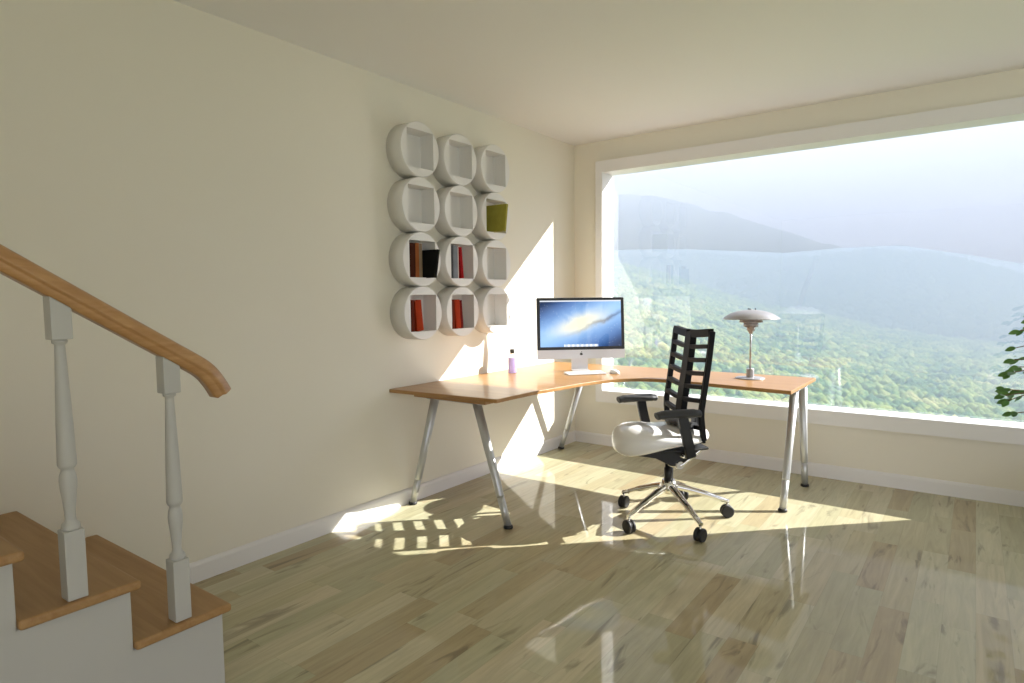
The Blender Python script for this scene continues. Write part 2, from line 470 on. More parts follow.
# ------------------------------------------------------------------ desk
DT = 0.745
desk = thing('corner_desk', 'large beech corner desk with slanted grey tubular legs under the window', 'desk', (0.8, -1.2, 0))
front = catmull([(0.792, -2.165, 0), (0.80, -1.82, 0), (0.822, -1.68, 0), (0.84, -1.52, 0), (0.862, -1.36, 0), (0.90, -1.20, 0), (0.965, -1.06, 0), (1.06, -0.965, 0), (1.19, -0.925, 0), (1.40, -0.930, 0), (1.62, -0.965, 0), (2.03, -1.02, 0)], 5)
out = [(0.002, -2.212)] + [(p.x, p.y) for p in front] + [(2.03, -0.33), (0.002, -0.33)]
off = Matrix.Translation((-0.8, 1.2, 0))
def dl(bm): bmesh.ops.transform(bm, matrix=off, verts=bm.verts[:]); return bm
bm = B(); prism(bm, out, DT-0.022, DT); obj('desktop', dl(bm), M_desk, desk, bevel=0.003)
# steel frame under the top
bm = B()
box(bm, (0.22, -2.115, DT-0.054), (0.64, -2.075, DT-0.0425))
box(bm, (0.25, -2.10, DT-0.050), (0.29, -0.34, DT-0.0235)); box(bm, (0.53, -2.10, DT-0.050), (0.57, -0.60, DT-0.0235))
box(bm, (0.25, -0.46, DT-0.049), (2.00, -0.42, DT-0.024)); box(bm, (0.53, -0.68, DT-0.049), (2.00, -0.64, DT-0.024))
box(bm, (1.95, -0.72, DT-0.052), (1.99, -0.38, DT-0.0245))
obj('frame', dl(bm), M_steel, desk, bevel=0.002)
bm = B(); box(bm, (0.15, -2.150, DT-0.042), (0.70, -2.070, DT-0.0225)); obj('apron', dl(bm), M_desk, desk, bevel=0.002)
def leg(foot, top):
    f, t_ = Vector(foot), Vector(top)
    d = t_ - f
    bm = B()
    tube(bm, [f+Vector((0, 0, 0.012)), f+d*0.25], [0.0205, 0.0212], 20)
    tube(bm, [f+d*0.245, f+d*0.255, t_], [0.0218, 0.0224, 0.0265], 20)
    l = obj('leg', dl(bm), M_steel, desk)
    bm = B(); lathe(bm, [(0.022, 0), (0.027, 0.003), (0.027, 0.012), (0.021, 0.020)], 24, (f.x, f.y, 0.0))
    obj('foot', dl(bm), M_rubber, l)
leg((0.045, -2.075, 0), (0.278, -2.095, DT-0.03))
leg((0.785, -2.062, 0), (0.590, -2.095, DT-0.03))
leg((0.055, -0.325, 0), (0.300, -0.345, DT-0.03))
leg((1.972, -0.908, 0), (1.970, -0.650, DT-0.03))
leg((1.972, -0.300, 0), (1.970, -0.440, DT-0.03))

# ------------------------------------------------------------------ all-in-one computer
def screen_material():
    m = bpy.data.materials.new('galaxy_screen'); m.use_nodes = True
    t = NT(m); t.n.remove(t.n['Principled BSDF'])
    outn = [n for n in t.n if n.type == 'OUTPUT_MATERIAL'][0]
    tc = t.add('ShaderNodeTexCoord'); sep = t.add('ShaderNodeSeparateXYZ'); t.to(tc.outputs['Object'], sep.inputs[0])
    def m_(op, a, b_=None, c_=None):
        n = t.add('ShaderNodeMath', operation=op)
        for i, v in enumerate((a, b_, c_)):
            if v is None: continue
            if isinstance(v, (int, float)): n.inputs[i].default_value = v
            else: t.to(v, n.inputs[i])
        return n.outputs[0]
    u = m_('DIVIDE', sep.outputs['X'], 0.303); v = m_('DIVIDE', sep.outputs['Z'], 0.172)     # -1..1
    no = t.add('ShaderNodeTexNoise', ins={'Scale': 9.0, 'Detail': 5.0, 'Distortion': 0.8}); t.to(tc.outputs['Object'], no.inputs['Vector'])
    nz = m_('SUBTRACT', no.outputs['Fac'], 0.5)
    # coordinates along and across a diagonal band
    along = m_('ADD', m_('MULTIPLY', u, 0.80), m_('MULTIPLY', v, 0.55))
    across = m_('ADD', m_('SUBTRACT', m_('MULTIPLY', v, 0.85), m_('MULTIPLY', u, 0.62)), m_('MULTIPLY', nz, 0.35))
    def gauss(x, c, w):
        d = m_('DIVIDE', m_('SUBTRACT', x, c), w); return m_('EXPONENT', m_('MULTIPLY', m_('MULTIPLY', d, d), -1.0))
    glow = gauss(across, 0.0, 0.75)
    core = m_('MULTIPLY', gauss(across, 0.04, 0.27), gauss(along, 0.0, 0.62))
    dust = m_('MULTIPLY', gauss(across, -0.20, 0.07), gauss(along, 0.45, 0.75))
    dark = m_('ADD', gauss(m_('SUBTRACT', v, u), 1.9, 0.6), gauss(m_('SUBTRACT', u, v), 1.9, 0.55))
    def mixc(fac, a, b_):
        n = t.add('ShaderNodeMix', data_type='RGBA', clamp_factor=True)
        t.to(fac, n.inputs[0])
        for i, vv in ((6, a), (7, b_)):
            if isinstance(vv, tuple): n.inputs[i].default_value = (*vv, 1)
            else: t.to(vv, n.inputs[i])
        return n.outputs[2]
    c = mixc(glow, s2l((52, 92, 158)), s2l((158, 202, 246)))
    c = mixc(m_('MULTIPLY', no.outputs['Fac'], 0.35), c, s2l((70, 120, 196)))
    c = mixc(dust, c, s2l((52, 84, 130)))
    c = mixc(m_('MULTIPLY', core, 1.2), c, s2l((250, 242, 205)))
    c = mixc(m_('MULTIPLY', dark, 0.85), c, s2l((22, 28, 48)))
    vo = t.add('ShaderNodeTexVoronoi', ins={'Scale': 60.0}); t.to(tc.outputs['Object'], vo.inputs['Vector'])
    star = m_('LESS_THAN', vo.outputs['Distance'], 0.09)
    c = mixc(m_('MULTIPLY', star, 0.7), c, (0.8, 0.9, 1.0))
    c = mixc(m_('GREATER_THAN', v, 0.945), c, s2l((216, 222, 230)))        # menu bar
    dock = m_('MULTIPLY', m_('LESS_THAN', v, -0.88), m_('LESS_THAN', m_('ABSOLUTE', u), 0.42))
    dock = m_('MULTIPLY', dock, m_('GREATER_THAN', v, -0.985))
    vi = m_('FRACT', m_('MULTIPLY', u, 9.0))
    dc = mixc(m_('GREATER_THAN', vi, 0.45), s2l((235, 240, 248)), s2l((190, 205, 228)))
    c = mixc(dock, c, dc)
    em = t.add('ShaderNodeEmission', ins={'Strength': 0.85}); t.to(c, em.inputs['Color'])
    gl = t.add('ShaderNodeBsdfGlossy', ins={'Roughness': 0.03, 'Color': (1, 1, 1, 1)})
    fr = t.add('ShaderNodeFresnel', ins={'IOR': 1.4}); mx = t.add('ShaderNodeMixShader')
    t.to(fr.outputs[0], mx.inputs[0]); t.to(em.outputs[0], mx.inputs[1]); t.to(gl.outputs[0], mx.inputs[2])
    t.to(mx.outputs[0], outn.inputs['Surface'])
    return m
M_screen = screen_material()
IM = (0.535, -0.81); IA = math.radians(-48)
# local frame: +x to the viewer's right, -y towards the viewer
pc = thing('desktop_computer', 'slim silver all-in-one computer showing a blue galaxy, standing on the desk', 'computer', (IM[0], IM[1], DT), IA+PI/2)
TILT = Matrix.Translation((0, 0, 0.093)) @ Matrix.Rotation(math.radians(-5), 4, 'X')
def rot(bm): bmesh.ops.transform(bm, matrix=TILT, verts=bm.verts[:]); return bm
def rrect(w, h, r, n=5, cx=0, cz=0):
    o_ = []
    for (sx, sz, a0) in ((1, 1, 0), (-1, 1, PI/2), (-1, -1, PI), (1, -1, 1.5*PI)):
        for i in range(n+1):
            a = a0 + (PI/2)*i/n
            o_.append((cx+sx*(w/2-r)+r*math.cos(a), cz+sz*(h/2-r)+r*math.sin(a)))
    return o_
Wd, Hd = 0.655, 0.450
zc_ = Hd/2
def slab(w, h, r, ya_, yb_, cz=0, cx=0):
    bm = B(); prism(bm, rrect(w, h, r, cz=cz, cx=cx), ya_, yb_, 'y'); return bm
bm = slab(Wd, Hd, 0.010, -0.004, 0.006, zc_)
# bulged back
ring0 = rrect(Wd-0.01, Hd-0.01, 0.010, cz=zc_); ring1 = rrect(Wd*0.55, Hd*0.55, 0.03, cz=zc_)
a_ = [bm.verts.new((p[0], 0.006, p[1])) for p in ring0]; b_ = [bm.verts.new((p[0], 0.038, p[1])) for p in ring1]
for i in range(len(a_)):
    f = bm.faces.new([a_[i], a_[(i+1) % len(a_)], b_[(i+1) % len(a_)], b_[i]]); f.smooth = True
bm.faces.new(b_)
obj('housing', rot(bm), M_alu, pc)
bm = slab(Wd-0.004, 0.382, 0.008, -0.0062, -0.004, Hd-0.002-0.191)
obj('bezel', rot(bm), M_black, pc)
# display plane with its own origin in the middle of the picture
DZ = Hd-0.002-0.191
bm = B(); v = [bm.verts.new(p) for p in [(-0.303, 0, -0.169), (0.303, 0, -0.169), (0.303, 0, 0.172), (-0.303, 0, 0.172)]]; bm.faces.new(v)
dsp = obj('display', bm, M_screen, pc)
dsp.matrix_local = TILT @ Matrix.Translation((0, -0.0068, DZ))
# fruit-shaped mark on the chin
bm = B()
ap = []
for i in range(36):
    a = 2*PI*i/36
    r = 0.0105*(1+0.10*math.cos(2*a)) - 0.0022*math.exp(-((a-PI/2)/0.30)**2) - 0.0014*math.exp(-((a-1.5*PI)/0.28)**2)
    if math.cos(a) > 0.0 and abs(math.sin(a)-0.12) < 0.42: r -= 0.0042*(1-((math.sin(a)-0.12)/0.42)**2)
    ap.append((r*math.cos(a), 0.034+r*math.sin(a)))
prism(bm, ap, -0.0048, -0.0038, 'y')
lf = [(0.001+0.0045*math.cos(a)*0.5+0.0035*math.sin(a), 0.0495+0.0055*math.sin(a)+0.0*a) for a in [2*PI*i/12 for i in range(12)]]
prism(bm, lf, -0.0048, -0.0038, 'y')
obj('logo', rot(bm), M_black, pc)
# bent sheet stand
sp = [(0.045, 0.20), (0.055, 0.12), (0.062, 0.05), (0.060, 0.015), (0.050, 0.006), (-0.06, 0.003), (-0.10, 0.003)]
bm = B()
path2 = catmull([(0, a, b) for a, b in sp], 4)
sweep(bm, path2, [(-0.062, -0.003), (0.062, -0.003), (0.062, 0.003), (-0.062, 0.003)], (1, 0, 0), smooth=False)
obj('stand', bm, M_alu, pc, bevel=0.001)

# keyboard
kc = (0.612, -0.938)
kb = thing('keyboard', 'thin white keyboard lying in front of the computer', 'keyboard', (kc[0]+0.03, kc[1]-0.005, DT), math.radians(50))
bm = B()
vs = box(bm, (-0.14, -0.057, 0.001), (0.14, 0.057, 0.006))
for q in vs[4:]:
    if q.co.y > 0: q.co.z += 0.009
obj('case', bm, M_alu, kb, bevel=0.0015)
bm = B()
for r in range(6):
    n = 14 if r < 5 else 8
    w = 0.27/n
    for i in range(n):
        yk = -0.047 + r*0.0165 if r < 5 else 0.045
        yk = -0.0455 + (5-r)*0.0160
        zt = 0.0068 + (yk+0.057)*0.079
        wd = w-0.0025
        box(bm, (-0.135+i*w+0.001, yk, zt-0.001), (-0.135+i*w+0.001+wd, yk+0.0135, zt+0.0018))
obj('keys', bm, M_keys, kb)

# mouse
ms = thing('computer_mouse', 'small white computer mouse beside the keyboard', 'mouse', (0.80, -0.80, DT), math.radians(55))
bm = B(); bmesh.ops.create_uvsphere(bm, u_segments=24, v_segments=12, radius=1)
for q in bm.verts:
    z = max(q.co.z, 0)**0.8 if q.co.z > 0 else 0
    q.co = Vector((q.co.x*0.029, q.co.y*0.056, 0.001+z*0.026))
obj('shell', bm, M_whiteplastic, ms, smooth=True)
bm = B(); bmesh.ops.create_uvsphere(bm, u_segments=12, v_segments=8, radius=0.004)
bmesh.ops.translate(bm, verts=bm.verts[:], vec=(0, 0.03, 0.0235)); obj('scroll_ball', bm, M_alu, ms, smooth=True)

# bottle
M_liquid = mat('lilac_liquid', (0.60, 0.50, 0.97), rough=0.06, trans=0.5, ior=1.33)
M_clear = mat('clear_plastic', (0.97, 0.97, 0.99), rough=0.04, trans=0.92, ior=1.2)
M_cap = mat('dark_flip_cap', (0.05, 0.05, 0.04), rough=0.4)
bt = thing('bottle', 'clear bottle of lilac liquid with a dark cap, standing on the desk', 'bottle', (0.165, -1.165, DT))
bm = B(); lathe(bm, [(0.024, 0.0015), (0.029, 0.003), (0.0305, 0.009), (0.0305, 0.060), (0.0305, 0.110), (0.029, 0.112)], 32); obj('liquid', bm, M_liquid, bt)
bm = B(); lathe(bm, [(0.029, 0.1125), (0.0305, 0.115), (0.0295, 0.126), (0.023, 0.136), (0.015, 0.142), (0.013, 0.147)], 32); obj('shoulder', bm, M_clear, bt)
bm = B(); lathe(bm, [(0.0165, 0.1475), (0.0175, 0.149), (0.0175, 0.170), (0.015, 0.174)], 24); obj('cap', bm, M_cap, bt)

# ------------------------------------------------------------------ three-shade table lamp
lp = thing('table_lamp', 'grey table lamp with a wide domed shade and tiered small shades on the desk', 'lamp', (1.68, -0.585, DT))
def shell(bm, prof, th=0.0016):
    """thin metal shade from an outer profile (r, z) top to rim"""
    pr_ = prof + [(r-th if r > th else 0.0, z-th) for r, z in prof[::-1]]
    lathe(bm, pr_, 56, cap=False)
bm = B(); lathe(bm, [(0.092, 0.0), (0.093, 0.003), (0.088, 0.007), (0.03, 0.010)], 48); lathe(bm, [(0.0235, 0.009), (0.0245, 0.012), (0.0245, 0.062), (0.022, 0.066)], 32)
obj('base', bm, M_lampmetal, lp)
bm = B(); tube(bm, [(0, 0, 0.062), (0, 0, 0.34)], 0.0058, 16); obj('pole', bm, M_lampstem, lp)
bm = B(); shell(bm, [(0.012, 0.452), (0.05, 0.450), (0.09, 0.442), (0.13, 0.428), (0.155, 0.412), (0.174, 0.397), (0.178, 0.392)]); obj('lamp_shade', bm, M_lampmetal, lp)
bm = B(); shell(bm, [(0.040, 0.392), (0.060, 0.388), (0.072, 0.378), (0.074, 0.371)]); lathe(bm, [(0.040, 0.392), (0.040, 0.440)], 24, cap=False); obj('lower_shade', bm, M_lampmetal, lp)
bm = B(); shell(bm, [(0.036, 0.372), (0.045, 0.366), (0.048, 0.348), (0.040, 0.340)]); obj('inner_shade', bm, M_lampmetal, lp)
bm = B(); lathe(bm, [(0.034, 0.352), (0.034, 0.340), (0.026, 0.332), (0.026, 0.318), (0.014, 0.306), (0.012, 0.298), (0.006, 0.292)], 32); obj('lamp_holder', bm, M_lampmetal, lp)
for i in range(3):
    bm = B(); a = 2*PI*i/3+0.5; lathe(bm, [(0.003, 0.448), (0.0035, 0.460), (0.002, 0.462)], 12, (0.026*math.cos(a), 0.026*math.sin(a), 0))
    obj('fixing_pin', bm, M_black, lp)
lathe_cap = B(); lathe(lathe_cap, [(0.013, 0.4505), (0.010, 0.4545), (0.004, 0.456)], 20); obj('top_cap', lathe_cap, M_lampstem, lp)

# ------------------------------------------------------------------ office chair
CH = (1.458, -1.403); CA = math.radians(228)
# local: +x = forward of the sitter, +y = sitter's left
ch = thing('office_chair', 'office chair with black slatted back, glossy white seat and chrome five-star base', 'chair', (CH[0], CH[1], 0), CA)
WR = 0.345
WP = [(1.731, -1.191), (1.732, -1.641), (1.372, -1.742), (1.160, -1.376), (1.404, -1.035)]
hub = B()
lathe(hub, [(0.030, 0.150), (0.046, 0.158), (0.052, 0.175), (0.052, 0.195), (0.044, 0.212), (0.036, 0.232)], 32)
base = obj('base', hub, M_chrome, ch)
for wx, wy in WP:
    a = math.degrees(math.atan2(wy-CH[1], wx-CH[0])); WR = math.hypot(wx-CH[0], wy-CH[1])
    la = math.radians(a) - CA
    d = Vector((math.cos(la), math.sin(la), 0))
    P = lambda r, z: (d.x*r, d.y*r, z)
    bm = B(); tube(bm, catmull([P(0.03, 0.192), P(WR*0.33, 0.172), P(WR*0.66, 0.137), P(WR-0.03, 0.106), P(WR+0.008, 0.094)], 4), [0.024]*5+[0.021]*4+[0.017]*4+[0.014]*4, 14, flat=0.8)
    obj('base_arm', bm, M_chrome, ch)
    ca = la + math.radians(60 + a*0.7)
    e = Vector((math.cos(ca), math.sin(ca), 0)); f_ = Vector((-e.y, e.x, 0))
    c_ = Vector(P(WR, 0)) ; rr = 0.0365
    bm = B()
    for s in (-1, 1):
        Mx = Matrix.Translation(c_ + e*(s*0.014) + Vector((0, 0, rr))) @ Matrix(((f_.x, 0, e.x, 0), (f_.y, 0, e.y, 0), (0, 1, 0, 0), (0, 0, 0, 1)))
        lathe(bm, [(rr-0.006, -0.010), (rr, -0.006), (rr, 0.006), (rr-0.006, 0.010)], 28, M=Mx)
    Mx = Matrix.Translation(c_ + Vector((0, 0, rr))) @ Matrix(((f_.x, 0, e.x, 0), (f_.y, 0, e.y, 0), (0, 1, 0, 0), (0, 0, 0, 1)))
    lathe(bm, [(rr-0.004, -0.0035), (rr-0.004, 0.0035)], 20, M=Mx)
    w_ = obj('caster', bm, M_rubber, ch)
    bm = B(); lathe(bm, [(0.007, 0.05), (0.007, 0.085)], 12, (c_.x, c_.y, 0)); obj('caster_stem', bm, M_chrome, w_)
bm = B(); lathe(bm, [(0.026, 0.225), (0.026, 0.300), (0.020, 0.302), (0.020, 0.350)], 24); obj('gas_column', bm, M_black, ch)
# tilt mechanism
bm = B()
prism(bm, [(-0.17, 0.445), (0.21, 0.425), (0.235, 0.405), (0.12, 0.382), (0.03, 0.335), (-0.03, 0.325), (-0.075, 0.345), (-0.13, 0.405)], -0.095, 0.095, 'y')
obj('mechanism', bm, M_black, ch, bevel=0.008)
bm = B()
for s in (-1, 1):
    tube(bm, catmull([(0.03, s*0.060, 0.340), (0.0, s*0.085, 0.330), (-0.03, s*0.100, 0.340), (-0.09, s*0.106, 0.385), (-0.15, s*0.115, 0.435)], 5), 0.011, 12)
tube(bm, [(-0.02, -0.108, 0.338), (-0.02, 0.108, 0.338)], 0.024, 16)
obj('mechanism_arm', bm, M_chrome, ch)
# seat plate
bm = B(); prism(bm, [(0.21, -0.15), (0.23, 0.0), (0.21, 0.15), (0.02, 0.205), (-0.16, 0.17), (-0.16, -0.17), (0.02, -0.205)], 0.436, 0.452); obj('seat_plate', bm, M_black, ch, bevel=0.006)
# seat cushion: rounded drooping front, saddle top
bm = B(); nu, nv = 48, 24
def seat_pt(th_, ph):
    c, s = math.cos(th_), math.sin(th_)
    ex = lambda v_, p_: math.copysign(abs(v_)**p_, v_)
    cu, su = ex(c, 0.80), ex(s, 0.80)
    r = ex(math.cos(ph), 0.55); h = ex(math.sin(ph), 0.75)
    x = 0.062 + 0.268*cu*r; y = 0.245*su*r*(1-0.10*max(0, cu))
    fx = max(0.0, (x-0.05)/0.29)
    top = 0.058 + 0.050*fx - 0.018*(y/0.24)**2
    zz = 0.498 + (h*top if h > 0 else h*(0.032+0.078*fx))
    zz -= 0.040*fx**2.0
    zz -= 0.014*math.exp(-((x-0.02)/0.12)**2)*(1-(y/0.25)**2) if h > 0 else 0
    zz += 0.012*max(0, (-x)/0.2)
    return (x, y, zz)
rings = []
for j in range(1, nv):
    ph = -PI/2 + PI*j/nv
    rings.append([bm.verts.new(seat_pt(2*PI*i/nu, ph)) for i in range(nu)])
for a, b2 in zip(rings, rings[1:]):
    for i in range(nu): bm.faces.new([a[i], a[(i+1) % nu], b2[(i+1) % nu], b2[i]])
bm.faces.new(rings[0][::-1]); bm.faces.new(rings[-1])
obj('seat', bm, M_seat, ch, smooth=True, subsurf=1)
# armrests
for s in (-1, 1):
    yb_ = s*0.275
    bm = B()
    tube(bm, catmull([(0.205, yb_, 0.660), (0.17, yb_, 0.665), (0.08, yb_, 0.668), (0.00, yb_, 0.668), (-0.045, yb_, 0.665)], 5), [0.026]+[0.036]*4+[0.041]*12+[0.036]*3+[0.026], 18, flat=0.55)
    ap_ = obj('armrest', bm, M_armpad, ch)
    bm = B()
    pth = catmull([(0.055, yb_, 0.655), (0.045, yb_, 0.60), (0.020, yb_, 0.50), (0.0, yb_*0.98, 0.425)], 5)
    sweep(bm, pth, [(-0.013, -0.028), (0.013, -0.028), (0.013, 0.028), (-0.013, 0.028)], (0, 1, 0), smooth=False)
    obj('arm_post', bm, M_black, ch, bevel=0.005)
    bm = B(); box(bm, (-0.035, min(yb_*0.98-0.01*s, s*0.14), 0.418), (0.035, max(yb_*0.98-0.01*s, s*0.14), 0.436)); obj('arm_bracket', bm, M_chrome, ch, bevel=0.005)
# slatted back: spine, two outer rails, bowed slats
def bx_(z):
    zs = [0.50, 0.52, 0.65, 0.80, 0.95, 1.10]; xs_ = [-0.102, -0.098, -0.083, -0.106, -0.128, -0.145]
    for a, b2, xa, xb in zip(zs, zs[1:], xs_, xs_[1:]):
        if z <= b2: return xa + (xb-xa)*(z-a)/(b2-a)
    return xs_[-1]
def hw(z): return 0.215
SF = 0.014
zs_ = [0.50+0.60*i/14 for i in range(15)]
bm = B()
sweep(bm, [(bx_(z)+SF, 0, z-0.012) for z in zs_], [(-0.042, -0.020), (0.042, -0.020), (0.036, 0.016), (-0.036, 0.016)], (0, 1, 0), smooth=False)
obj('back_spine', bm, M_blackmesh, ch, bevel=0.004)
for s in (-1, 1):
    bm = B()
    sweep(bm, [(bx_(z), s*hw(z), z) for z in zs_], [(-0.013, -0.015), (0.013, -0.015), (0.013, 0.015), (-0.013, 0.015)], (0, 1, 0), smooth=False)
    obj('back_rail', bm, M_blackmesh, ch, bevel=0.005)
nsl = 8
for i in range(nsl+1):
    z = 1.092 - i*0.0745
    for s in (-1, 1):
        hh = 0.022 if i == 0 else 0.0120
        bm = B(); z_sp = z - 0.012
        pth = [(bx_(z)+SF, s*0.018, z_sp), (bx_(z)+SF*0.86, s*0.07, z_sp), (bx_(z)+SF*0.55, s*0.14, z-0.006), (bx_(z)+0.002, s*(hw(z)-0.004), z)]
        pth = catmull(pth, 4)
        sweep(bm, pth, [(-0.016, -hh), (0.016, -hh), (0.016, hh), (-0.016, hh)], (1, 0, 0), smooth=False)
        obj('back_slat', bm, M_blackmesh, ch, bevel=0.003)
bm = B()
sweep(bm, catmull([(-0.155, 0, 0.62), (-0.165, 0, 0.52), (-0.14, 0, 0.44), (-0.10, 0, 0.405)], 5), [(-0.03, -0.012), (0.03, -0.012), (0.03, 0.012), (-0.03, 0.012)], (0, 1, 0), smooth=False)
box(bm, (-0.158, -0.022, 0.585), (-0.06, 0.022, 0.615))
obj('back_support', bm, M_black, ch, bevel=0.005)
# lumbar pad
bm = B()
tube(bm, catmull([(-0.075, -0.16, 0.575), (-0.048, -0.09, 0.572), (-0.035, 0, 0.570), (-0.048, 0.09, 0.572), (-0.075, 0.16, 0.575)], 4), 0.03, 14, flat=0.6)
obj('lumbar_pad', bm, M_armpad, ch)

# ------------------------------------------------------------------ leafy plant just inside the right edge
PX, PY = 3.345, -0.50
pl = thing('potted_plant', 'leafy green potted tree whose twigs reach in front of the window', 'plant', (PX, PY, 0))
bm = B(); lathe(bm, [(0.10, 0.0), (0.12, 0.01), (0.15, 0.26), (0.155, 0.28), (0.14, 0.28), (0.13, 0.25)], 36); obj('pot', bm, M_pot, pl)
bm = B(); lathe(bm, [(0.01, 0.235), (0.131, 0.24), (0.131, 0.25), (0.01, 0.262)], 24); obj('soil', bm, M_soil, pl)
bm = B()
trunk = catmull([(0, 0, 0.24), (0.015, 0.01, 0.6), (-0.01, 0.0, 1.0), (0.01, 0.01, 1.35)], 6)
tube(bm, trunk, [0.016-0.010*i/len(trunk) for i in range(len(trunk))], 10)
LV = B()
def leaf(bm_, p, d, L, w, up):
    d = d.normalized(); s = d.cross(up).normalized(); n_ = s.cross(d)
    prof_ = [(0.0, 0.0), (0.2, 0.75), (0.45, 1.0), (0.7, 0.8), (0.9, 0.35), (1.0, 0.0)]
    mid = [bm_.verts.new(p + d*(L*t_) + n_*(-0.12*L*t_*t_)) for t_, _ in prof_]
    for sd in (-1, 1):
        ed = [bm_.verts.new(p + d*(L*t_) + s*(sd*w*wd) + n_*(0.10*w*wd - 0.12*L*t_*t_)) for t_, wd in prof_[1:-1]]
        bm_.faces.new([mid[0], mid[1], ed[0]])
        for i in range(len(ed)-1): bm_.faces.new([mid[i+1], mid[i+2], ed[i+1], ed[i]])
        bm_.faces.new([mid[-2], mid[-1], ed[-1]])
rp = random.Random(11)
spec = [(0.62, 178, 0.30), (0.68, 195, 0.34), (0.74, 205, 0.38), (0.76, 170, 0.34), (0.84, 188, 0.33), (0.88, 160, 0.30), (0.93, 200, 0.33), (0.97, 178, 0.30), (1.02, 215, 0.28), (1.06, 185, 0.29), (1.13, 172, 0.24), (1.16, 200, 0.25),
        (0.70, 225, 0.30), (0.82, 240, 0.30), (0.96, 232, 0.28), (1.08, 240, 0.24), (0.7, 60, 0.3), (0.85, 330, 0.3), (0.95, 100, 0.28), (1.05, 20, 0.25), (1.15, 280, 0.22), (1.28, 120, 0.18), (1.3, 220, 0.16), (0.78, 270, 0.28), (1.2, 320, 0.2)]
for (z0, ang, ln) in spec:
    a = math.radians(ang); rise = rp.uniform(0.0, 0.10)
    p0 = Vector((0, 0, z0)); d = Vector((math.cos(a), math.sin(a), 0))
    pth = catmull([p0, p0+d*ln*0.5+Vector((0, 0, rise)), p0+d*ln+Vector((0, 0, rise*0.4))], 5)
    tube(bm, pth, [0.005-0.003*i/len(pth) for i in range(len(pth))], 6)
    for i, q in enumerate(pth):
        if i < 3: continue
        for sd in (-1, 1):
            if rp.random() < 0.42: continue
            dd = (pth[min(i+1, len(pth)-1)]-pth[i-1]).normalized()
            side = Vector((-d.y, d.x, 0))*sd
            dv = (dd*rp.uniform(0.3, 0.9) + side*rp.uniform(0.3, 0.9) + Vector((0, 0, rp.uniform(-0.7, 0.35))))
            leaf(LV, q, dv, rp.uniform(0.040, 0.060), rp.uniform(0.012, 0.018), Vector((rp.uniform(-0.5, 0.3), rp.uniform(-1.6, -0.5), 1)).normalized())
    leaf(LV, pth[-1], d+Vector((0, 0, -0.3)), 0.052, 0.017, Vector((0, -1.0, 1)).normalized())
obj('stem', bm, M_twig, pl)
obj('foliage', LV, M_leaf, pl, smooth=True)

# ------------------------------------------------------------------ hills and forest outside
CX, CY, CZ = 2.86, -4.83, 1.30
def interp(x, xs, ys): return float(np.interp(x, xs, ys))
near_el = ([-75, -26.4, -23.1, -19.7, -14.9, -10.3, -6.0, -2.1, 2.6, 40], [3.4, 2.9, 2.2, 0.9, -0.7, -1.5, -2.6, -3.2, -3.7, -4.5])
mid_el = ([-75, -26.4, -19.8, -13.4, -9.7, -6.2, -2.3, 0.1, 2.4, 40], [3.0, 3.6, 3.5, 2.9, 3.1, 3.35, 2.85, 2.0, 1.3, 1.0])
mtn_el = ([-75, -45, -26.4, -23.2, -19.8, -15.8, -11.9, -9.0, -5, 5, 40], [6.0, 7.5, 8.8, 8.5, 7.5, 6.2, 4.7, 3.6, 2.5, 0.5, 0.0])
def smooth01(t): t = max(0.0, min(1.0, t)); return t*t*(3-2*t)
def z_near(r, az):
    top = math.tan(math.radians(interp(az, *near_el)-0.45))*380
    base = -24.0 - 3.0*math.sin(az*0.08+1)
    t = (r-70)/(380-70)
    z = base + (top-base)*(t**1.15 if t > 0 else 0)
    z += 2.2*mnoise.noise(Vector((r*0.02, az*0.12, 3)))*min(1, max(0, t*2))*(1-max(0, t)**3)
    if t < 0: z = base + t*8
    if r > 380: z = top - (r-380)*0.22
    return z + CZ
def z_mid(r, az):
    top = math.tan(math.radians(interp(az, *mid_el)-0.3))*560
    t = (r-385)/(560-385)
    base = -30
    z = base + (top-base)*max(0, t)**0.8 + 4*mnoise.noise(Vector((r*0.012, az*0.15, 9)))*max(0, 1-abs(t))*1.0
    if r > 560: z = top - (r-560)*0.25
    return z + CZ
def z_mtn(r, az):
    top = math.tan(math.radians(interp(az, *mtn_el)))*900 + 4*mnoise.noise(Vector((az*0.6, 2, 1))) + 1.5*mnoise.noise(Vector((az*2.2, 2, 1)))
    t = (r-600)/(300)
    z = -30 + (top+30)*max(0, t)**1.2
    if r > 900: z = top - (r-900)*0.3
    return z + CZ
def polar_mesh(name, zf, rs, azs, m):
    vs = []
    for r in rs:
        for az in azs:
            a = math.radians(az); vs.append((CX+r*math.sin(a), CY+r*math.cos(a), zf(r, az)))
    n = len(azs); fs = []
    for i in range(len(rs)-1):
        for j in range(n-1): fs.append((i*n+j, i*n+j+1, (i+1)*n+j+1, (i+1)*n+j))
    me = bpy.data.meshes.new(name); me.from_pydata(vs, [], fs); me.materials.append(m)
    for p in me.polygons: p.use_smooth = True
    o = bpy.data.objects.new(name, me); link(o); o['kind'] = 'structure'; return o
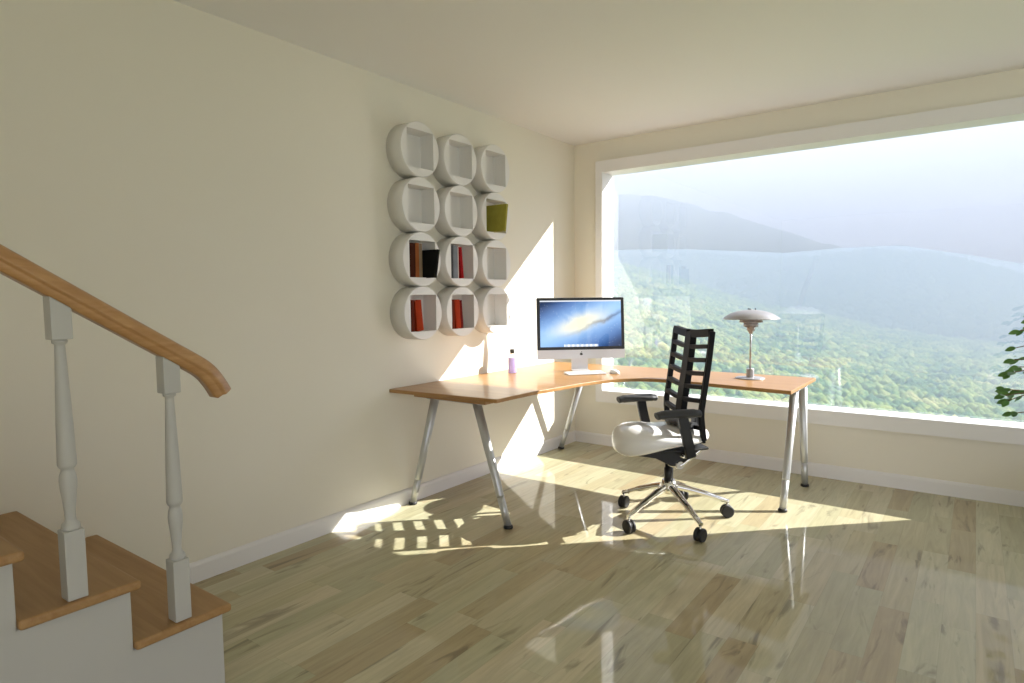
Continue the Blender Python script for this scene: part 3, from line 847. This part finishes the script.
def forest_mat(name, cols, scale):
    m = bpy.data.materials.new(name); m.use_nodes = True
    t = NT(m); b = t.n['Principled BSDF']; b.inputs['Roughness'].default_value = 0.9; b.inputs['Specular IOR Level'].default_value = 0.1
    g = t.add('ShaderNodeNewGeometry')
    no = t.add('ShaderNodeTexNoise', ins={'Scale': scale, 'Detail': 5.0, 'Roughness': 0.65}); t.to(g.outputs['Position'], no.inputs['Vector'])
    cr = t.add('ShaderNodeValToRGB'); E_ = cr.color_ramp.elements
    E_[0].position = 0.32; E_[0].color = (*cols[0], 1); E_[1].position = 0.68; E_[1].color = (*cols[-1], 1)
    for i, c in enumerate(cols[1:-1]):
        e = E_.new(0.32+0.36*(i+1)/(len(cols)-1)); e.color = (*c, 1)
    t.to(no.outputs['Fac'], cr.inputs['Fac']); t.to(cr.outputs['Color'], b.inputs['Base Color'])
    return m
M_fnear = forest_mat('mixed_forest_leaves', [(0.02, 0.07, 0.05), (0.08, 0.17, 0.06), (0.24, 0.30, 0.08), (0.40, 0.38, 0.15)], 0.12)
M_fmid = forest_mat('far_forest_leaves', [(0.03, 0.06, 0.05), (0.07, 0.11, 0.07), (0.12, 0.15, 0.09)], 0.05)
M_mtn = forest_mat('mountain_slope', [(0.06, 0.10, 0.08), (0.12, 0.15, 0.10)], 0.01)
azs = np.linspace(-62, 36, 70)
polar_mesh('hill_near', z_near, list(np.linspace(30, 380, 40))+[400, 450, 520], azs, M_fnear)
polar_mesh('hill_far', z_mid, list(np.linspace(385, 560, 26))+[580, 600], azs, M_fmid)
polar_mesh('mountain', z_mtn, list(np.linspace(600, 900, 20))+[930, 980], np.linspace(-62, 36, 160), M_mtn)

def canopy(name, zf, spots, sub, m, label, squash=1.15):
    tb = bmesh.new(); bmesh.ops.create_icosphere(tb, subdivisions=sub, radius=1.0)
    tv = np.array([v.co[:] for v in tb.verts]); tf = np.array([[v.index for v in f.verts] for f in tb.faces]); tb.free()
    nvv = len(tv); V = []; F = []
    for i, (r, az, rad) in enumerate(spots):
        a = math.radians(az)
        k = 1 + 0.12*rng.standard_normal((nvv, 1)).clip(-1.3, 1.3)
        # lobed crowns
        ph = rng.uniform(0, 6.28, 3)
        lob = 1 + 0.16*np.sin(3*tv[:, :1]*2+ph[0]) * np.cos(3*tv[:, 1:2]*2+ph[1]) + 0.10*np.sin(5*tv[:, 2:3]+ph[2])
        c = np.array([CX+r*math.sin(a), CY+r*math.cos(a), zf(r, az)+rad*0.45])
        V.append(tv*k*lob*np.array([rad, rad, rad*squash]) + c); F.append(tf+i*nvv)
    V = np.concatenate(V).astype(np.float32); F = np.concatenate(F).astype(np.int32)
    me = bpy.data.meshes.new(name); me.vertices.add(len(V)); me.vertices.foreach_set('co', V.ravel())
    me.loops.add(F.size); me.loops.foreach_set('vertex_index', F.ravel())
    me.polygons.add(len(F)); me.polygons.foreach_set('loop_start', np.arange(0, F.size, 3, dtype=np.int32))
    me.update(calc_edges=True); me.validate(); me.materials.append(m)
    me.polygons.foreach_set('use_smooth', np.ones(len(F), dtype=bool))
    o = bpy.data.objects.new(name, me); link(o)
    return tag(o, label, 'forest', None, 'stuff')
def scatter(n, r0, r1, a0, a1, s0, s1):
    o_ = []
    for i in range(n):
        r = math.sqrt(r0**2 + rng.random()*(r1**2-r0**2)); o_.append((r, rng.uniform(a0, a1), rng.uniform(s0, s1)))
    return o_
canopy('forest', z_near, scatter(16000, 70, 230, -46, 22, 0.7, 1.7), 1, M_fnear, 'green and yellow forest covering the near hillside outside the window')
canopy('forest', z_near, scatter(26000, 230, 388, -46, 22, 0.9, 2.0), 1, M_fnear, 'green and yellow forest rising to the top of the near hillside')
canopy('forest', z_mid, scatter(14000, 400, 562, -42, 18, 1.6, 3.2), 1, M_fmid, 'hazy blue forest covering the far ridge')

# morning haze lying over the valley (real scattering volume, begins well beyond the house)
def haze(dens, colr, prof_, label):
    m = bpy.data.materials.new('valley_haze'); m.use_nodes = True
    t = NT(m); t.n.remove(t.n['Principled BSDF'])
    outn = [n for n in t.n if n.type == 'OUTPUT_MATERIAL'][0]
    vs = t.add('ShaderNodeVolumeScatter', ins={'Color': (*colr, 1), 'Density': dens, 'Anisotropy': 0.0})
    va = t.add('ShaderNodeVolumeAbsorption', ins={'Color': (*colr, 1), 'Density': dens})
    sm = t.add('ShaderNodeAddShader'); t.to(vs.outputs[0], sm.inputs[0]); t.to(va.outputs[0], sm.inputs[1])
    t.to(sm.outputs[0], outn.inputs['Volume'])
    bm = B(); n = 24
    A = [math.radians(-62+98*i/n) for i in range(n+1)]
    R_ = [[bm.verts.new((CX+r*math.sin(a), CY+r*math.cos(a), z(math.degrees(a)) if callable(z) else z)) for r, z in prof_] for a in A]
    for a_, b_ in zip(R_, R_[1:]):
        for i in range(4): bm.faces.new([a_[i], a_[(i+1) % 4], b_[(i+1) % 4], b_[i]])
    bm.faces.new(R_[0]); bm.faces.new(R_[-1][::-1])
    o = obj('haze', bm, m); return tag(o, label, 'haze', None, 'stuff')
HZA, HZB = 0.0052, 0.0032
haze(HZA, (0.345, 0.405, 0.495), [(42, -58), (42, lambda a: 1.3+41*math.tan(math.radians(interp(a, *mid_el)+0.45))), (400, lambda a: 1.3+399*math.tan(math.radians(interp(a, *mid_el)+0.45))), (400, -58)], 'pale blue haze lying low over the forested valley')
haze(HZB, (0.57, 0.62, 0.72), [(401, -60), (401, 88), (1000, 215), (1000, -60)], 'thin high haze in front of the mountain')

# ------------------------------------------------------------------ light
SUN_TO = Vector((1.0, 0.995, 0.0)).normalized()*math.cos(math.radians(30.2)) + Vector((0, 0, math.sin(math.radians(30.2))))
sd = bpy.data.lights.new('sun', 'SUN'); sd.energy = 9.5; sd.angle = math.radians(0.25); sd.color = (1.0, 0.975, 0.935)
so = bpy.data.objects.new('sun', sd); link(so); so.rotation_euler = SUN_TO.to_track_quat('Z', 'Y').to_euler(); so.location = (6, 6, 5)

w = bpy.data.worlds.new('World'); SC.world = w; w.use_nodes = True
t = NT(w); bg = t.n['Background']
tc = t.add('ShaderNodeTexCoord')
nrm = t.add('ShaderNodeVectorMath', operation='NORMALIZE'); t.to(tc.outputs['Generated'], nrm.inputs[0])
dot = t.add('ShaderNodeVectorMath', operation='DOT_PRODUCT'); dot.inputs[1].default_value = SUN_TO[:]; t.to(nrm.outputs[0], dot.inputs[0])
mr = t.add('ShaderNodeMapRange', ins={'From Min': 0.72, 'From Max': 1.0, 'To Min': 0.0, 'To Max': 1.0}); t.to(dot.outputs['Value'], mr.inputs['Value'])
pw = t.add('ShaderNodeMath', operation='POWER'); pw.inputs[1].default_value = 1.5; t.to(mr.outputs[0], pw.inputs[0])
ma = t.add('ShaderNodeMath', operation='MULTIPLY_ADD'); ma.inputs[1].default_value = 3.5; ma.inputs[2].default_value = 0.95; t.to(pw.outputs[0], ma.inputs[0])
sp_ = t.add('ShaderNodeSeparateXYZ'); t.to(nrm.outputs[0], sp_.inputs[0])
cr = t.add('ShaderNodeValToRGB'); E_ = cr.color_ramp.elements
E_[0].position = 0.0; E_[0].color = (0.25, 0.27, 0.25, 1)
E_[1].position = 1.0; E_[1].color = (0.55, 0.64, 0.80, 1)
for p, c in ((0.49, (0.45, 0.50, 0.50)), (0.505, (0.44, 0.475, 0.54)), (0.56, (0.44, 0.44, 0.49)), (0.61, (0.41, 0.395, 0.43))):
    e = E_.new(p); e.color = (*c, 1)
m2 = t.add('ShaderNodeMath', operation='MULTIPLY_ADD'); m2.inputs[1].default_value = 0.5; m2.inputs[2].default_value = 0.5
t.to(sp_.outputs['Z'], m2.inputs[0]); t.to(m2.outputs[0], cr.inputs['Fac'])
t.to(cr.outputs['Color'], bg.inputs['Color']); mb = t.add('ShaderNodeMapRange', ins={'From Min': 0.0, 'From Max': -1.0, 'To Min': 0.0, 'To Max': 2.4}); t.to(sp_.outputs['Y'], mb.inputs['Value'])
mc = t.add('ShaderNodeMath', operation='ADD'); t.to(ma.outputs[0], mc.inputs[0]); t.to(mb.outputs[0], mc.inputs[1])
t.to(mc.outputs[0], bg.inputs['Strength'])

# ------------------------------------------------------------------ camera
cam = bpy.data.cameras.new('camera'); co = bpy.data.objects.new('camera', cam); link(co)
cam.sensor_width = 36.0; cam.sensor_fit = 'HORIZONTAL'; cam.lens = 630.078/1024*36.0
cam.clip_start = 0.05; cam.clip_end = 9000
f = Vector((-0.59120131, 0.80335829, -0.07138961)); r = Vector((0.80580628, 0.59209017, -0.01027018)); u = Vector((-0.03401845, 0.06359794, 0.99739563))
co.matrix_world = Matrix(((r.x, u.x, -f.x, 2.86163), (r.y, u.y, -f.y, -4.83091), (r.z, u.z, -f.z, 1.29978), (0, 0, 0, 1)))
SC.camera = co

SC.view_settings.view_transform = 'Standard'; SC.view_settings.look = 'None'; SC.view_settings.gamma = 1.0
SC.view_settings.use_curve_mapping = False; SC.view_settings.exposure = 0.64
cy = SC.cycles
cy.use_denoising = True
try: cy.denoiser = 'OPENIMAGEDENOISE'
except Exception: pass
cy.max_bounces = 10; cy.diffuse_bounces = 6; cy.glossy_bounces = 5; cy.transmission_bounces = 8; cy.transparent_max_bounces = 12; cy.volume_bounces = 1
cy.sample_clamp_indirect = 8.0; cy.blur_glossy = 0.2
cy.caustics_reflective = True; cy.caustics_refractive = False
cy.use_adaptive_sampling = False
